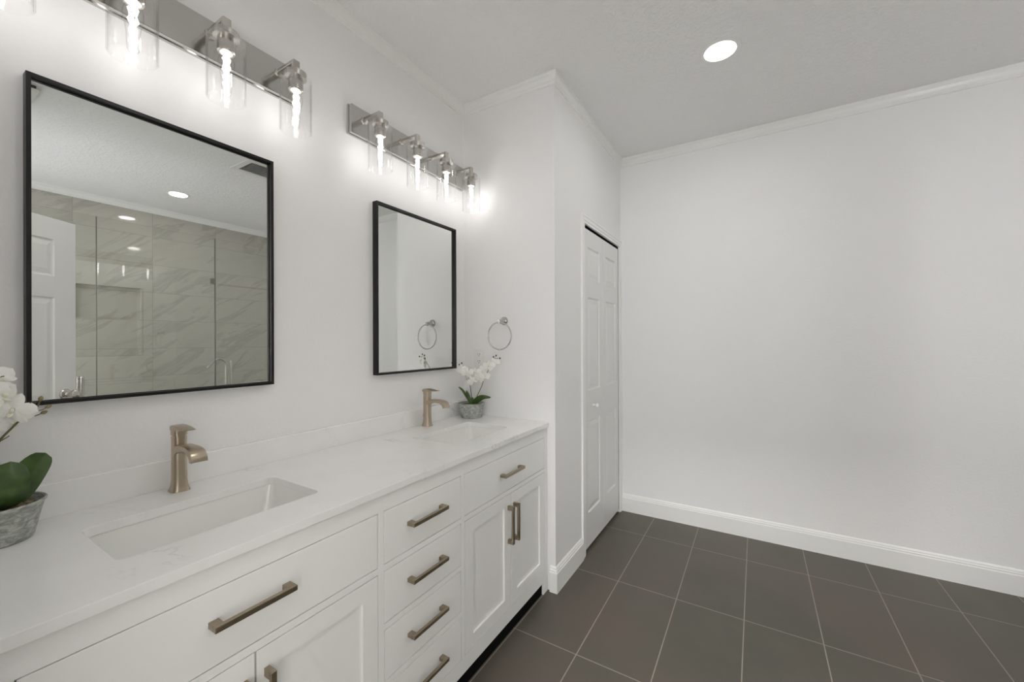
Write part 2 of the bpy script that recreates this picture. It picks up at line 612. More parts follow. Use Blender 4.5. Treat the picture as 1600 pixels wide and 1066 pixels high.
def panel_slab(mb, y0, y1, z0, z1, xf, th, panels):
    """door slab facing +x with recessed, raised-centre panels; panels: (y0,y1,z0,z1)"""
    ys = sorted({y0, y1} | {p[0] for p in panels} | {p[1] for p in panels})
    zs = sorted({z0, z1} | {p[2] for p in panels} | {p[3] for p in panels})
    for i in range(len(ys) - 1):
        for j in range(len(zs) - 1):
            cy, cz = (ys[i] + ys[i + 1]) / 2, (zs[j] + zs[j + 1]) / 2
            if any(p[0] < cy < p[1] and p[2] < cz < p[3] for p in panels):
                continue
            v_ = [mb.bm.verts.new((xf, a, b)) for a, b in ((ys[i], zs[j]), (ys[i + 1], zs[j]), (ys[i + 1], zs[j + 1]), (ys[i], zs[j + 1]))]
            mb.bm.faces.new(v_)
    for p in panels:
        loops = []
        for ins, dx in ((0, 0), (0.006, -0.007), (0.014, -0.008), (0.040, -0.0015)):
            loops.append([(xf + dx, a, b) for a, b in ((p[0] + ins, p[2] + ins), (p[1] - ins, p[2] + ins), (p[1] - ins, p[3] - ins), (p[0] + ins, p[3] - ins))])
        mb.loft(loops, False, True)
    # sides and back
    L0 = [(xf, y0, z0), (xf, y1, z0), (xf, y1, z1), (xf, y0, z1)]
    L1 = [(xf - th, y0, z0), (xf - th, y1, z0), (xf - th, y1, z1), (xf - th, y0, z1)]
    mb.loft([L1, L0], True, False)
    bmesh.ops.remove_doubles(mb.bm, verts=mb.bm.verts, dist=1e-5)


closet = bpy.data.objects.new('door_1', None)
C.objects.link(closet)
closet.location = (WX, DY0, 0)
struct(closet)
for k, (a, b, pa, pb) in enumerate(((DY0 + 0.006, 2.709, 2.414, 2.640), (2.711, DY1 - 0.014, 2.772, 3.000))):
    mb = MB()
    panel_slab(mb, a - DY0, b - DY0, 0.022, DZ - 0.022, -0.003, 0.034,
               [(pa - DY0, pb - DY0, z0, z1) for z0, z1 in ((0.235, 0.815), (1.005, 1.600), (1.715, 1.918))])
    mb.build('door_leaf', M['door'], closet)
mb = MB()
mb.lathe([(0.0, 0.0), (0.012, 0.0), (0.008, 0.006), (0.006, 0.012), (0.011, 0.018), (0.0155, 0.025), (0.014, 0.032), (0.006, 0.037), (0, 0.038)],
         (-0.003, 2.512 - DY0, 0.902), 'X', 24)
mb.build('door_knob', M['ceramic'], closet, True)

# hinged six-panel entry door, open into the room beside the photographer
door = bpy.data.objects.new('door_2', None)
C.objects.link(door)
struct(door)
hx, hy = 1.625, 0.075
dx, dy = 2.04 - hx, 0.68 - hy
dw = math.hypot(dx, dy)
door.location = (hx, hy, 0)
door.rotation_euler.z = math.atan2(-dx, dy)          # local +y runs along the slab, local +x faces the room's right
mb = MB()
cols = ((0.115, dw / 2 - 0.045), (dw / 2 + 0.045, dw - 0.115))
rows = ((0.24, 0.80), (0.99, 1.58), (1.70, 1.91))
pn = [(a, b, c, d) for a, b in cols for c, d in rows]
panel_slab(mb, 0, dw, 0.012, 2.03, 0.0, 0.0175, pn)
b2 = MB()
panel_slab(b2, 0, dw, 0.012, 2.03, 0.0, 0.0175, pn)
bmesh.ops.transform(b2.bm, matrix=Matrix.Rotation(PI, 4, 'Z') @ Matrix.Translation((0.0, -dw, 0)), verts=b2.bm.verts)
bmesh.ops.translate(b2.bm, vec=(-0.035, 0, 0), verts=b2.bm.verts)
mb.merge(b2.bm)
mb.build('door_slab', M['door'], door)
mb = MB()
for sgn, x0 in ((1, 0.0), (-1, -0.035)):
    mb.lathe([(0, 0), (0.032, 0), (0.032, 0.004), (0.028, 0.009), (0.013, 0.012), (0.011, 0.03), (0.02, 0.038), (0.027, 0.05), (0.026, 0.062), (0.016, 0.070), (0, 0.072)]
             if sgn > 0 else
             [(0, 0), (0.032, 0), (0.032, -0.004), (0.028, -0.009), (0.013, -0.012), (0.011, -0.03), (0.02, -0.038), (0.027, -0.05), (0.026, -0.062), (0.016, -0.070), (0, -0.072)],
             (x0, dw - 0.06, 1.02), 'X', 28)
mb.build('door_knob', M['nickel'], door, True)

# ------------------------------------------------------------------ vanity cabinet
F, FB = 0.555, 0.535
CT0, CT1 = 0.868, 0.890
van = thing('vanity_cabinet', (0.28, 1.007, 0), 'long white shaker double vanity cabinet with bronze bar pulls under the quartz countertop', 'vanity')
ox, oy = 0.28, 1.007


def vb(mb):
    bmesh.ops.translate(mb.bm, vec=(-ox, -oy, 0), verts=mb.bm.verts)
    return mb


VY0, VY1 = 0.094, 1.920
LBAY, CBAY, RBAY = (0.1265, 0.8035), (0.8245, 1.1910), (1.2115, 1.8890)
mb = MB()
ZB = 0.062
for a, b in ((VY0, LBAY[0]), (LBAY[1], CBAY[0]), (CBAY[1], RBAY[0]), (RBAY[1], VY1)):
    mb.box(FB, F, a, b, ZB, CT0)
for bay in (LBAY, CBAY, RBAY):
    mb.box(FB, F, bay[0], bay[1], 0.8155, CT0)
    mb.box(FB, F, bay[0], bay[1], ZB, 0.122)
for bay in (LBAY, RBAY):
    mb.box(FB, F, bay[0], bay[1], 0.6355, 0.6545)
for z in (0.636, 0.459, 0.287):
    mb.box(FB, F, CBAY[0], CBAY[1], z, z + 0.0185)
mb.box(0.02, FB, VY0, VY0 + 0.018, ZB, CT0)
mb.box(0.02, FB, VY1 - 0.018, VY1, ZB, CT0)
mb.box(0.02, FB, 0.805, 0.823, ZB, CT0)
mb.box(0.02, FB, 1.193, 1.211, ZB, CT0)
mb.box(0.004, 0.02, VY0, VY1, ZB, CT0)
mb.box(0.02, FB, VY0 + 0.018, VY1 - 0.018, ZB, ZB + 0.018)
vb(mb).build('body', M['cab'], van)
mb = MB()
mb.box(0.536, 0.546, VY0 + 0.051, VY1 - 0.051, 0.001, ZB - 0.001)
vb(mb).build('toe_shade', M['black'], van)['label'] = 'black board painting the shade under the vanity cabinet'  # shade below the cabinet, put in as a black board
for y in (VY0, VY1 - 0.050):
    for x in (0.006, F - 0.042):
        mb = MB()
        mb.prism([(x, 0.0), (x + 0.042, 0.0), (x + 0.042, ZB), (x, ZB)], 'Y', y, y + 0.050)
        vb(mb).build('leg', M['cab'], van)


def pull(y, z, length, vertical, parent, po):
    """square bar pull standing 30 mm off the front"""
    mb = MB()
    t = 0.0125
    l = length / 2
    if not vertical:
        mb.box(F, F + 0.0212, -l, -l + 0.019, -t / 2, t / 2, 0.0009, 1)
        mb.box(F, F + 0.0212, l - 0.019, l, -t / 2, t / 2, 0.0009, 1)
        mb.box(F + 0.021, F + 0.0315, -l, l, -t / 2, t / 2, 0.0009, 1)
    else:
        mb.box(F, F + 0.0212, -t / 2, t / 2, -l, -l + 0.019, 0.0009, 1)
        mb.box(F, F + 0.0212, -t / 2, t / 2, l - 0.019, l, 0.0009, 1)
        mb.box(F + 0.021, F + 0.0315, -t / 2, t / 2, -l, l, 0.0009, 1)
    bmesh.ops.translate(mb.bm, vec=(-ox, y - oy, z), verts=mb.bm.verts)
    o = mb.build('handle', M['pull'], parent)
    o['label'] = 'square bronze bar pull'
    return o


G = 0.0022


def drawer(y0, y1, z0, z1, hz=None):
    mb = MB()
    mb.box(F - 0.019, F, y0 + G, y1 - G, z0 + G, z1 - G, 0.0012, 2)
    mb.box(0.12, F - 0.019, y0 + 0.02, y1 - 0.02, z0 + 0.012, z0 + 0.022)
    d = vb(mb).build('drawer', M['cab'], van)
    pull((y0 + y1) / 2 - 0.006, (z0 + z1) / 2 + 0.008 if hz is None else hz, 0.168, False, d, None)
    return d


drawer(LBAY[0], LBAY[1], 0.6545, 0.8155, 0.746)
drawer(RBAY[0], RBAY[1], 0.6545, 0.8155, 0.736)
for z0, z1, hz in ((0.6545, 0.8155, 0.7415), (0.4775, 0.636, 0.562), (0.3055, 0.459, 0.387), (0.122, 0.287, 0.211)):
    drawer(CBAY[0], CBAY[1], z0, z1, hz)


def cdoor(y0, y1, z0, z1, hy_):
    mb = MB()
    a, b, c, d = y0 + G, y1 - G, z0 + G, z1 - G
    st = 0.052
    mb.box(F - 0.019, F, a, a + st, c, d)
    mb.box(F - 0.019, F, b - st, b, c, d)
    mb.box(F - 0.019, F, a + st, b - st, c, c + st)
    mb.box(F - 0.019, F, a + st, b - st, d - st, d)
    mb.box(F - 0.016, F - 0.0085, a + st, b - st, c + st, d - st)
    o = vb(mb).build('door', M['cab'], van)
    pull(hy_, 0.502, 0.168, True, o, None)
    return o


for bay in (LBAY, RBAY):
    mid = (bay[0] + bay[1]) / 2
    cdoor(bay[0], mid, 0.122, 0.6355, mid - 0.024)
    cdoor(mid, bay[1], 0.122, 0.6355, mid + 0.024)

# ------------------------------------------------------------------ countertop with two cut-outs, backsplash, sinks
S1 = (0.178, 0.432, 0.272, 0.702)
S2 = (0.184, 0.437, 1.300, 1.722)
bm = bmesh.new()
outer = [(0.001, NY + 0.002), (0.567, NY + 0.002), (0.567, WY - 0.001), (0.001, WY - 0.001)]
edges = []
for ring in (outer, rrect(*S1, 0.022), rrect(*S2, 0.022)):
    vsl = [bm.verts.new((x, y, 0)) for x, y in ring]
    edges += [bm.edges.new((vsl[i], vsl[(i + 1) % len(vsl)])) for i in range(len(vsl))]
bmesh.ops.triangle_fill(bm, edges=edges, use_beauty=True)
ext = bmesh.ops.extrude_face_region(bm, geom=bm.faces[:])
bmesh.ops.translate(bm, vec=(0, 0, CT1 - CT0), verts=[e for e in ext['geom'] if isinstance(e, bmesh.types.BMVert)])
mb = MB()
mb.merge(bm)
ct = mb.build('countertop', M['quartz'])
ct.location = (0, 0, CT0)
bv = ct.modifiers.new('bevel', 'BEVEL')
bv.width = 0.0012
bv.segments = 2
bv.limit_method = 'ANGLE'
tag(ct, 'long white quartz countertop with faint grey veins on the vanity', 'countertop')
bs = MB().box(0.0005, 0.020, NY + 0.002, WY - 0.001, CT1, 0.973, 0.0012, 2).build('backsplash', M['quartz'])
tag(bs, 'low white veined quartz backsplash strip behind the faucets', 'backsplash')


def sink(S, label):
    cx, cy = (S[0] + S[1]) / 2, (S[2] + S[3]) / 2
    t = thing('undermount_sink', (cx, cy, 0.74), label, 'sink', 'undermount sinks in the vanity top')
    z = CT0 - 0.74 - 0.0006

    def R(o, zz, r):
        return rrect(S[0] - o - cx, S[1] + o - cx, S[2] - o - cy, S[3] + o - cy, r, zz)
    loops = [R(0.022, z - 0.012, 0.03), R(0.022, z, 0.03), R(0.004, z, 0.026), R(0.003, z - 0.006, 0.028), R(-0.004, z - 0.05, 0.035), R(-0.010, z - 0.085, 0.045),
             R(-0.022, z - 0.105, 0.05), R(-0.05, z - 0.114, 0.05), R(-0.09, z - 0.117, 0.035),
             R(-0.09, z - 0.125, 0.035), R(-0.03, z - 0.124, 0.05), R(0.006, z - 0.085, 0.045), R(0.010, z - 0.012, 0.03)]
    mb = MB()
    mb.loft(loops[:9], False, True)
    mb.loft([loops[0], loops[12], loops[11], loops[10], loops[9]], False, True)
    mb.build('basin', M['ceramic'], t, True)
    mb = MB()
    mb.lathe([(0, 0.0045), (0.014, 0.0045), (0.017, 0.003), (0.0185, 0.0015), (0.022, 0.002), (0.022, 0.0002), (0, 0.0002)], (-0.02, 0, z - 0.117), 'Z', 28)
    mb.build('drain', M['nickel'], t, True)
    return t


sink(S1, 'white rectangular undermount sink nearest the camera, in front of the first faucet')
sink(S2, 'white rectangular undermount sink near the potted orchid and wing wall')


# ------------------------------------------------------------------ faucets
def faucet(loc, label):
    t = thing('faucet', loc, label, 'faucet', 'brushed nickel single-handle faucets')
    mb = MB()
    loops = []
    for z, a, b, r in ((0, 0.0250, 0.0220, 0.013), (0.0025, 0.0250, 0.0220, 0.013), (0.008, 0.0225, 0.0200, 0.012), (0.018, 0.0200, 0.0178, 0.011), (0.032, 0.0185, 0.0165, 0.0105),
                       (0.06, 0.018, 0.016, 0.010), (0.120, 0.018, 0.016, 0.010), (0.158, 0.018, 0.016, 0.010)):
        loops.append(rrect(-a, a, -b, b, r, z))
    mb.loft(loops)
    mb.build('body', M['nickelwarm'], t, True)
    # waterfall spout: a broad ribbon that leaves the body and rolls over
    mb = MB()
    top = spline([(-0.004, 0, 0.126), (0.03, 0, 0.137), (0.07, 0, 0.1385), (0.100, 0, 0.1365), (0.119, 0, 0.131), (0.130, 0, 0.118), (0.134, 0, 0.103)], 6)
    bot = spline([(-0.004, 0, 0.092), (0.022, 0, 0.114), (0.062, 0, 0.1245), (0.092, 0, 0.123), (0.107, 0, 0.117), (0.115, 0, 0.109), (0.119, 0, 0.101)], 6)
    loops = []
    for i, (p, q) in enumerate(zip(top, bot)):
        u = i / (len(top) - 1)
        wd = 0.0155 + 0.004 * u
        loops.append([(p.x, -wd, p.z - 0.001), (p.x, -wd + 0.002, p.z), (p.x, wd - 0.002, p.z), (p.x, wd, p.z - 0.001), (q.x, wd, q.z), (q.x, -wd, q.z)])
    mb.loft(loops)
    mb.build('spout', M['nickelwarm'], t, True)
    mb = MB()
    mb.loft([rrect(-0.0165, 0.0165, -0.0145, 0.0145, 0.008, z) for z in (0.158, 0.162)], False, False)
    mb.loft([rrect(-0.0182, 0.0182, -0.0165, 0.0165, 0.008, z) for z in (0.162, 0.178)])
    loops = []
    for x, z0, z1, wd in ((-0.019, 0.176, 0.1865, 0.016), (-0.012, 0.176, 0.190, 0.0172), (0.010, 0.176, 0.1905, 0.0175), (0.030, 0.1785, 0.1885, 0.0175), (0.052, 0.1805, 0.1855, 0.017), (0.072, 0.1815, 0.1838, 0.0155)):
        loops.append([(x, -wd, z0), (x, wd, z0), (x, wd, z1 - 0.002), (x, wd - 0.004, z1), (x, -wd + 0.004, z1), (x, -wd, z1 - 0.002)])
    mb.loft(loops)
    mb.build('lever_handle', M['nickelwarm'], t, True)
    mb = MB()
    mb.tube([(-0.018, 0, 0.052), (-0.026, 0, 0.052)], 0.0022, 8)
    mb.tube([(-0.026, 0, 0.046), (-0.026, 0, 0.060)], [0.004, 0.0025], 8)
    mb.build('drain_lift_rod', M['nickelwarm'], t, True)
    return t


faucet((0.066, 0.497, CT1), 'brushed nickel faucet with waterfall spout below the mirror that reflects the shower')
faucet((0.066, 1.532, CT1), 'brushed nickel faucet next to the potted orchid by the wing wall')


# ------------------------------------------------------------------ mirrors
def wall_mirror(y0, y1, z0, z1, label):
    t = thing('wall_mirror', (0, (y0 + y1) / 2, (z0 + z1) / 2), label, 'mirror', 'black framed vanity mirrors')
    hy_, hz = (y1 - y0) / 2, (z1 - z0) / 2
    mb = MB()
    fw, D = 0.0085, 0.030
    prof = [(0, 0.001), (0, D), (fw, D), (fw, 0.0162), (fw + 0.002, 0.0162), (fw + 0.002, 0.001)]
    loops = []
    for cy, cz in ((-1, -1), (1, -1), (1, 1), (-1, 1), (-1, -1)):
        loops.append([(x, cy * (hy_ - i), cz * (hz - i)) for i, x in prof])
    mb.loft(loops, False, False)
    bmesh.ops.remove_doubles(mb.bm, verts=mb.bm.verts, dist=1e-6)
    mb.build('frame', M['frame'], t)
    MB().box(0.003, 0.0158, -hy_ + fw, hy_ - fw, -hz + fw, hz - fw).build('mirror_glass', M['mirror'], t)
    return t


wall_mirror(0.2155, 0.787, 1.170, 1.967, 'black framed rectangular mirror reflecting the marble tiled shower')
wall_mirror(1.246, 1.813, 1.167, 1.966, 'black framed rectangular mirror reflecting the towel ring and wing wall')


# ------------------------------------------------------------------ vanity light bars
def light_bar(ys, y0, y1, label):
    yc = (y0 + y1) / 2
    t = thing('vanity_light', (0, yc, 2.28), label, 'light fixture', 'four-lamp vanity light bars')
    mb = MB()
    mb.box(0.0005, 0.012, y0, y1, -0.062, 0.066, 0.0006, 1)
    mb.box(0.0121, 0.030, y0 + 0.003, y1 - 0.003, -0.059, 0.063, 0.0008, 1)
    bmesh.ops.translate(mb.bm, vec=(0, -yc, 0), verts=mb.bm.verts)
    mb.build('back_plate', M['plate'], t)
    for y in ys:
        yy = y - yc
        mb = MB()
        mb.lathe([(0, 0.030), (0.0165, 0.030), (0.0165, 0.034), (0.006, 0.036), (0, 0.036)], (0, yy, 0.018), 'X', 24)
        mb.box(0.030, 0.1262, yy - 0.0113, yy + 0.0113, 0.0150, 0.0258, 0.0008, 1)
        mb.box(0.125, 0.137, yy - 0.0115, yy + 0.0115, -0.018, 0.0260, 0.0008, 1)
        arm = mb.build('lamp_arm', M['nickel'], t)
        lx = 0.131
        mb = MB()
        mb.lathe([(0, -0.016), (0.0335, -0.016), (0.0345, -0.017), (0.0345, -0.0355), (0.0335, -0.0362), (0, -0.0362)], (lx, yy, 0), 'Z', 40)
        mb.build('lamp_cap', M['nickel'], arm, True)
        mb = MB()
        mb.lathe([(0, -0.036), (0.0215, -0.036), (0.0235, -0.040), (0.0235, -0.078), (0.021, -0.081), (0.017, -0.081), (0.017, -0.060), (0, -0.060)], (lx, yy, 0), 'Z', 32)
        mb.build('socket', M['nickel'], arm, True)
        mb = MB()
        mb.lathe([(0.0, -0.0755), (0.0165, -0.0755), (0.0165, -0.0795), (0.0135, -0.0800), (0.0, -0.0800)], (lx, yy, 0), 'Z', 28)
        mb.build('socket_insert', M['socketwhite'], arm, True)['label'] = 'cream bulb socket insert'
        mb = MB()
        mb.lathe([(0.026, -0.0366), (0.0485, -0.0366), (0.0505, -0.0386), (0.0505, -0.222), (0.0495, -0.2232), (0.0475, -0.222), (0.0475, -0.0400), (0.026, -0.0396)],
                 (lx, yy, 0), 'Z', 48)
        mb.build('glass_shade', M['glass'], arm, True)
        mb = MB()
        mb.lathe([(0.0125, -0.0802), (0.0130, -0.084), (0.0175, -0.094), (0.0210, -0.106), (0.0205, -0.120), (0.0165, -0.140), (0.0140, -0.160), (0.0130, -0.190), (0.0115, -0.204), (0.0070, -0.211), (0, -0.213)], (lx, yy, 0), 'Z', 32)
        mb.build('bulb', M['bulbglass'], arm, True)
        mb = MB()
        n = 12
        for k in range(n):
            pts = []
            for q, (zz, rr) in enumerate(((-0.086, 0.004), (-0.098, 0.0095), (-0.112, 0.0070), (-0.126, 0.0100), (-0.140, 0.0045), (-0.152, 0.0085), (-0.165, 0.0040), (-0.178, 0.0080), (-0.192, 0.0045), (-0.202, 0.0060))):
                a = 2 * PI * k / n + 0.55 * q + random.uniform(-0.25, 0.25)
                rr *= random.uniform(0.75, 1.25)
                pts.append((lx + rr * math.cos(a), yy + rr * math.sin(a), zz + random.uniform(-0.003, 0.003)))
            mb.tube(pts, 0.0008, 5)
        mb.build('filament', M['filament'], arm)['label'] = 'glowing white filament cage'
        for dz in (-0.118, -0.150):
            lamp('bulb_light', 'POINT', (lx, yy, dz), BULB_W, 0.0035, (1, 0.985, 0.965), arm)
    return t


light_bar((0.165, 0.380, 0.594, 0.810), 0.092, 0.884, 'brushed nickel four-lamp vanity light above the mirror that reflects the shower')
light_bar((1.180, 1.402, 1.610, 1.824), 1.110, 1.898, 'brushed nickel four-lamp vanity light by the wing wall corner, above the towel ring mirror')


# ------------------------------------------------------------------ ceiling lights and vents
def downlight(x, y, label, r=0.072):
    t = thing('recessed_ceiling_light', (x, y, H), label, 'ceiling light', 'recessed ceiling lights')
    mb = MB()
    mb.lathe([(r - 0.001, -0.0022), (r + 0.004, -0.0042), (r + 0.014, -0.0036), (r + 0.018, -0.0005), (r + 0.018, -0.0001), (r - 0.001, -0.0001)], (0, 0, 0), 'Z', 56)
    bmesh.ops.remove_doubles(mb.bm, verts=mb.bm.verts, dist=1e-6)
    mb.build('trim_ring', M['trim'], t, True)
    mb = MB()
    mb.lathe([(0, -0.0015), (r, -0.0015), (r, -0.0002), (0, -0.0002)], (0, 0, 0), 'Z', 56)
    mb.build('diffuser', M['diffuser'], t)
    a = lamp('downlight_lamp', 'AREA', (0, 0, -0.006), DOWN_W, r * 1.9, (1, 0.98, 0.95), t)
    return t


downlight(1.360, 2.212, 'round white recessed light lit in the ceiling in front of the closet door')
downlight(3.245, 1.628, 'round lit recessed light over the shower, seen only in the mirror')
lamp('adjoining_fill_lamp', 'AREA', (1.0, -1.4, H - 0.02), HALL_FILL_W, 0.5, (1, 0.98, 0.95))  # unseen lamp added to fill the bathroom through the doorway
downlight(1.360, 0.72, 'added unseen recessed fill light in the ceiling nearest the entry door')  # out of view, added to lift the overall brightness


def vent(name, x0, x1, y0, y1, m1, drop, nslat, label, cat):
    cx, cy = (x0 + x1) / 2, (y0 + y1) / 2
    t = thing(name, (cx, cy, H), label, cat)
    mb = MB()
    a, b = (x1 - x0) / 2, (y1 - y0) / 2
    mb.box(-a, -a + m1, -b, b, -drop, -0.0005, 0.002, 1)
    mb.box(a - m1, a, -b, b, -drop, -0.0005, 0.002, 1)
    mb.box(-a + m1, a - m1, -b, -b + m1, -drop, -0.0005, 0.002, 1)
    mb.box(-a + m1, a - m1, b - m1, b, -drop, -0.0005, 0.002, 1)
    mb.build('frame', M['plastic'], t)
    mb = MB()
    mb.box(-a + m1, a - m1, -b + m1, b - m1, -0.0025, -0.0008)
    mb.build('dark_opening', M['slot'], t)
    w_ = 2 * a - 2 * m1
    for k in range(nslat):
        mb = MB()
        x = -a + m1 + w_ * (k + 0.5) / nslat
        s = w_ / nslat * 0.36
        mb.prism([(x - s, -drop + 0.001), (x - s + 0.0015, -drop), (x + s, -0.004), (x + s - 0.0015, -0.003)], 'Y', -b + m1, b - m1)
        mb.build('slat', M['plastic'], t)
    return t


vent('ceiling_vent', 1.850, 2.155, 1.590, 2.010, 0.045, 0.012, 12, 'white slatted air vent in the ceiling, seen in the mirror top right', 'vent')
t = thing('exhaust_fan_cover', (2.057, 0.395, H), 'square white exhaust fan cover in the ceiling, seen in the mirror top left', 'exhaust fan')
MB().box(-0.138, 0.138, -0.138, 0.138, -0.020, -0.0005).build('dark_opening', M['slot'], t)['label'] = 'dark box painting the shade in the gap above the cover'  # shadow of the gap painted as a dark box
MB().box(-0.150, 0.150, -0.150, 0.150, -0.030, -0.020, 0.003, 2).build('cover_plate', M['plastic'], t)

# ------------------------------------------------------------------ towel ring and outlet on the wing wall
t = thing('towel_ring', (0.286, WY, 1.436), 'satin nickel round towel ring mounted on the wing wall', 'towel ring')
mb = MB()
mb.lathe([(0, -0.0005), (0.024, -0.0005), (0.024, -0.005), (0.0205, -0.010), (0.0135, -0.014), (0.0105, -0.020), (0.0095, -0.040), (0, -0.0405)], (0, 0, 0), 'Y', 32)
mb.tube([(-0.0, -0.036, 0.0), (-0.0, -0.060, 0.0)], [0.0085, 0.007], 16)
mb.lathe([(0, -0.014), (0.0085, -0.012), (0.0085, 0.006), (0.006, 0.010), (0, 0.011)], (0.0, -0.052, -0.004), 'Z', 16)
mb.build('wall_mount', M['ring'], t, True)
mb = MB()
R_ = 0.0765
mb.tube([(R_ * math.sin(2 * PI * k / 72), -0.052, -0.0085 - R_ + R_ * math.cos(2 * PI * k / 72)) for k in range(72)], 0.0036, 12, True)
mb.build('ring', M['ring'], t, True)

t = thing('wall_outlet', (0.114, WY, 1.222), 'white duplex power outlet on the wing wall behind the orchid', 'outlet')
mb = MB()
mb.box(-0.036, 0.036, -0.006, -0.0004, -0.058, 0.058, 0.0022, 2)
mb.build('cover_plate', M['plastic'], t)
for dz in (0.020, -0.020):
    mb = MB()
    mb.loft([[(x, -0.006, z + dz) for x, z in rrect(-0.017, 0.017, -0.0145, 0.0145, 0.009)],
             [(x, -0.0078, z + dz) for x, z in rrect(-0.0165, 0.0165, -0.014, 0.014, 0.009)]])
    rc = mb.build('receptacle', M['plastic'], t)
    mb = MB()
    mb.box(-0.0078, -0.0056, -0.0084, -0.0076, dz + 0.0005, dz + 0.0085)
    mb.box(0.0050, 0.0078, -0.0084, -0.0076, dz + 0.0005, dz + 0.0085)
    mb.lathe([(0, -0.0084), (0.0026, -0.0084), (0.0026, -0.0076), (0, -0.0076)], (0, 0, dz - 0.006), 'Y', 12)
    mb.build('slots', M['slot'], rc)


# ------------------------------------------------------------------ potted orchids
def pot_parts(t):
    mb = MB()
    mb.lathe([(0, 0.0), (0.052, 0.0), (0.0565, 0.002), (0.0575, 0.006), (0.0615, 0.025), (0.0675, 0.055), (0.0725, 0.074), (0.0755, 0.0775), (0.0760, 0.081), (0.0740, 0.083),
              (0.0715, 0.081), (0.0700, 0.074), (0.066, 0.060), (0.0, 0.060)], (0, 0, 0), 'Z', 56)
    mb.build('pot', M['pot'], t, True)
    mb = MB()
    b = bmesh.new()
    bmesh.ops.create_uvsphere(b, u_segments=28, v_segments=12, radius=1)
    for v_ in b.verts:
        v_.co.x *= 0.066
        v_.co.y *= 0.066
        v_.co.z = v_.co.z * 0.011 + 0.066 + random.uniform(-0.002, 0.002)
    mb.merge(b)
    mb.build('moss', M['moss'], t, True)


def leaf(t, pts, width, side, fold=0.25, m='leaf', blunt=False):
    """strap leaf along pts; side = approximate direction across the blade"""
    P = spline(pts, 6)
    n = len(P) - 1
    mb = MB()
    loops = []
    sd = Vector(side).normalized()
    for i, p in enumerate(P):
        u = i / n
        wd = width * 0.5 * (math.sin(PI * min(1, u * 0.78 + 0.18)) ** 0.8) * (1 if u < 0.85 else math.sqrt(max(0.0, 1 - ((u - 0.85) / 0.15) ** 2)) * 0.98 + 0.02)
        if blunt:
            wd = width * 0.5 * (0.42 + 0.58 * math.sin(PI / 2 * min(u / 0.6, 1))) * (1 if u < 0.6 else max(0.03, math.sqrt(max(0.0, 1 - ((u - 0.6) / 0.4) ** 2.2))))
        t_ = (P[min(i + 1, n)] - P[max(i - 1, 0)]).normalized()
        s = (sd - t_ * sd.dot(t_)).normalized()
        nn = t_.cross(s).normalized()
        th = 0.0012
        l = []
        for k in (-1, -0.6, -0.2, 0.0, 0.2, 0.6, 1):
            l.append(p + s * wd * k + nn * (abs(k) * wd * fold))
        l2 = []
        for k in (1, 0.6, 0.2, 0.0, -0.2, -0.6, -1):
            l2.append(p + s * wd * k + nn * (abs(k) * wd * fold - th * (1.6 - abs(k))))
        loops.append(l + l2)
    mb.loft(loops)
    return mb.build('leaf', M[m], t, True)


def petal(b, ln, wd, ang, cup, n=7, m_=6):
    """one petal as a thin closed shell in local frame: face normal +z, pointing along ang"""
    ca, sa = math.cos(ang), math.sin(ang)
    rows = []
    for i in range(n + 1):
        u = i / n
        hw = wd * 0.5 * (math.sin(PI * (u * 0.86 + 0.10)) ** 0.7) if u < 1 else 0.0006
        row = []
        for j in range(m_ + 1):
            s = (j / m_) * 2 - 1
            x, y = 0.004 + u * ln, s * hw
            z = cup * (u * u) * ln * 0.8 - abs(s) ** 2 * hw * 0.25 + 0.0008 * math.sin(9 * u + 5 * s)
            row.append((x * ca - y * sa, x * sa + y * ca, z))
        rows.append(row)
    top = [[b.verts.new(p) for p in r] for r in rows]
    bot = [[b.verts.new((p[0], p[1], p[2] - 0.0006)) for p in r] for r in rows]
    for A, flip in ((top, False), (bot, True)):
        for i in range(n):
            for j in range(m_):
                q = (A[i][j], A[i + 1][j], A[i + 1][j + 1], A[i][j + 1])
                b.faces.new(q[::-1] if flip else q)
    for i in range(n):
        b.faces.new((top[i][0], bot[i][0], bot[i + 1][0], top[i + 1][0]))
        b.faces.new((top[i][m_], top[i + 1][m_], bot[i + 1][m_], bot[i][m_]))
    for j in range(m_):
        b.faces.new((top[n][j], bot[n][j], bot[n][j + 1], top[n][j + 1]))
        b.faces.new((top[0][j], top[0][j + 1], bot[0][j + 1], bot[0][j]))


def flower(t, c, nrm, size, roll=0.0):
    z = Vector(nrm).normalized()
    up = Vector((0, 0, 1))
    x = up.cross(z).normalized()
    y = z.cross(x)
    R = Matrix((x, y, z)).transposed().to_4x4()
    T = Matrix.Translation(c) @ R @ Matrix.Rotation(roll, 4, 'Z')
    b = bmesh.new()
    k = size
    petal(b, 0.46 * k, 0.50 * k, math.radians(5), -0.12)
    petal(b, 0.46 * k, 0.50 * k, math.radians(175), -0.12)
    petal(b, 0.45 * k, 0.30 * k, math.radians(90), -0.2)
    petal(b, 0.42 * k, 0.27 * k, math.radians(218), -0.22)
    petal(b, 0.42 * k, 0.27 * k, math.radians(322), -0.22)
    mb = MB()
    mb.merge(b, T)
    o = mb.build('flower', M['petal'], t, True)
    b = bmesh.new()
    bmesh.ops.create_uvsphere(b, u_segments=12, v_segments=8, radius=0.06 * k)
    bmesh.ops.transform(b, matrix=Matrix.Translation((0, -0.02 * k, 0.05 * k)) @ Matrix.Diagonal((0.8, 1.2, 1.1, 1)), verts=b.verts)
    petal(b, 0.16 * k, 0.12 * k, math.radians(270), 0.7, 4, 4)
    mb = MB()
    mb.merge(b, T)
    mb.build('lip', M['lip'], o, True)
    return o


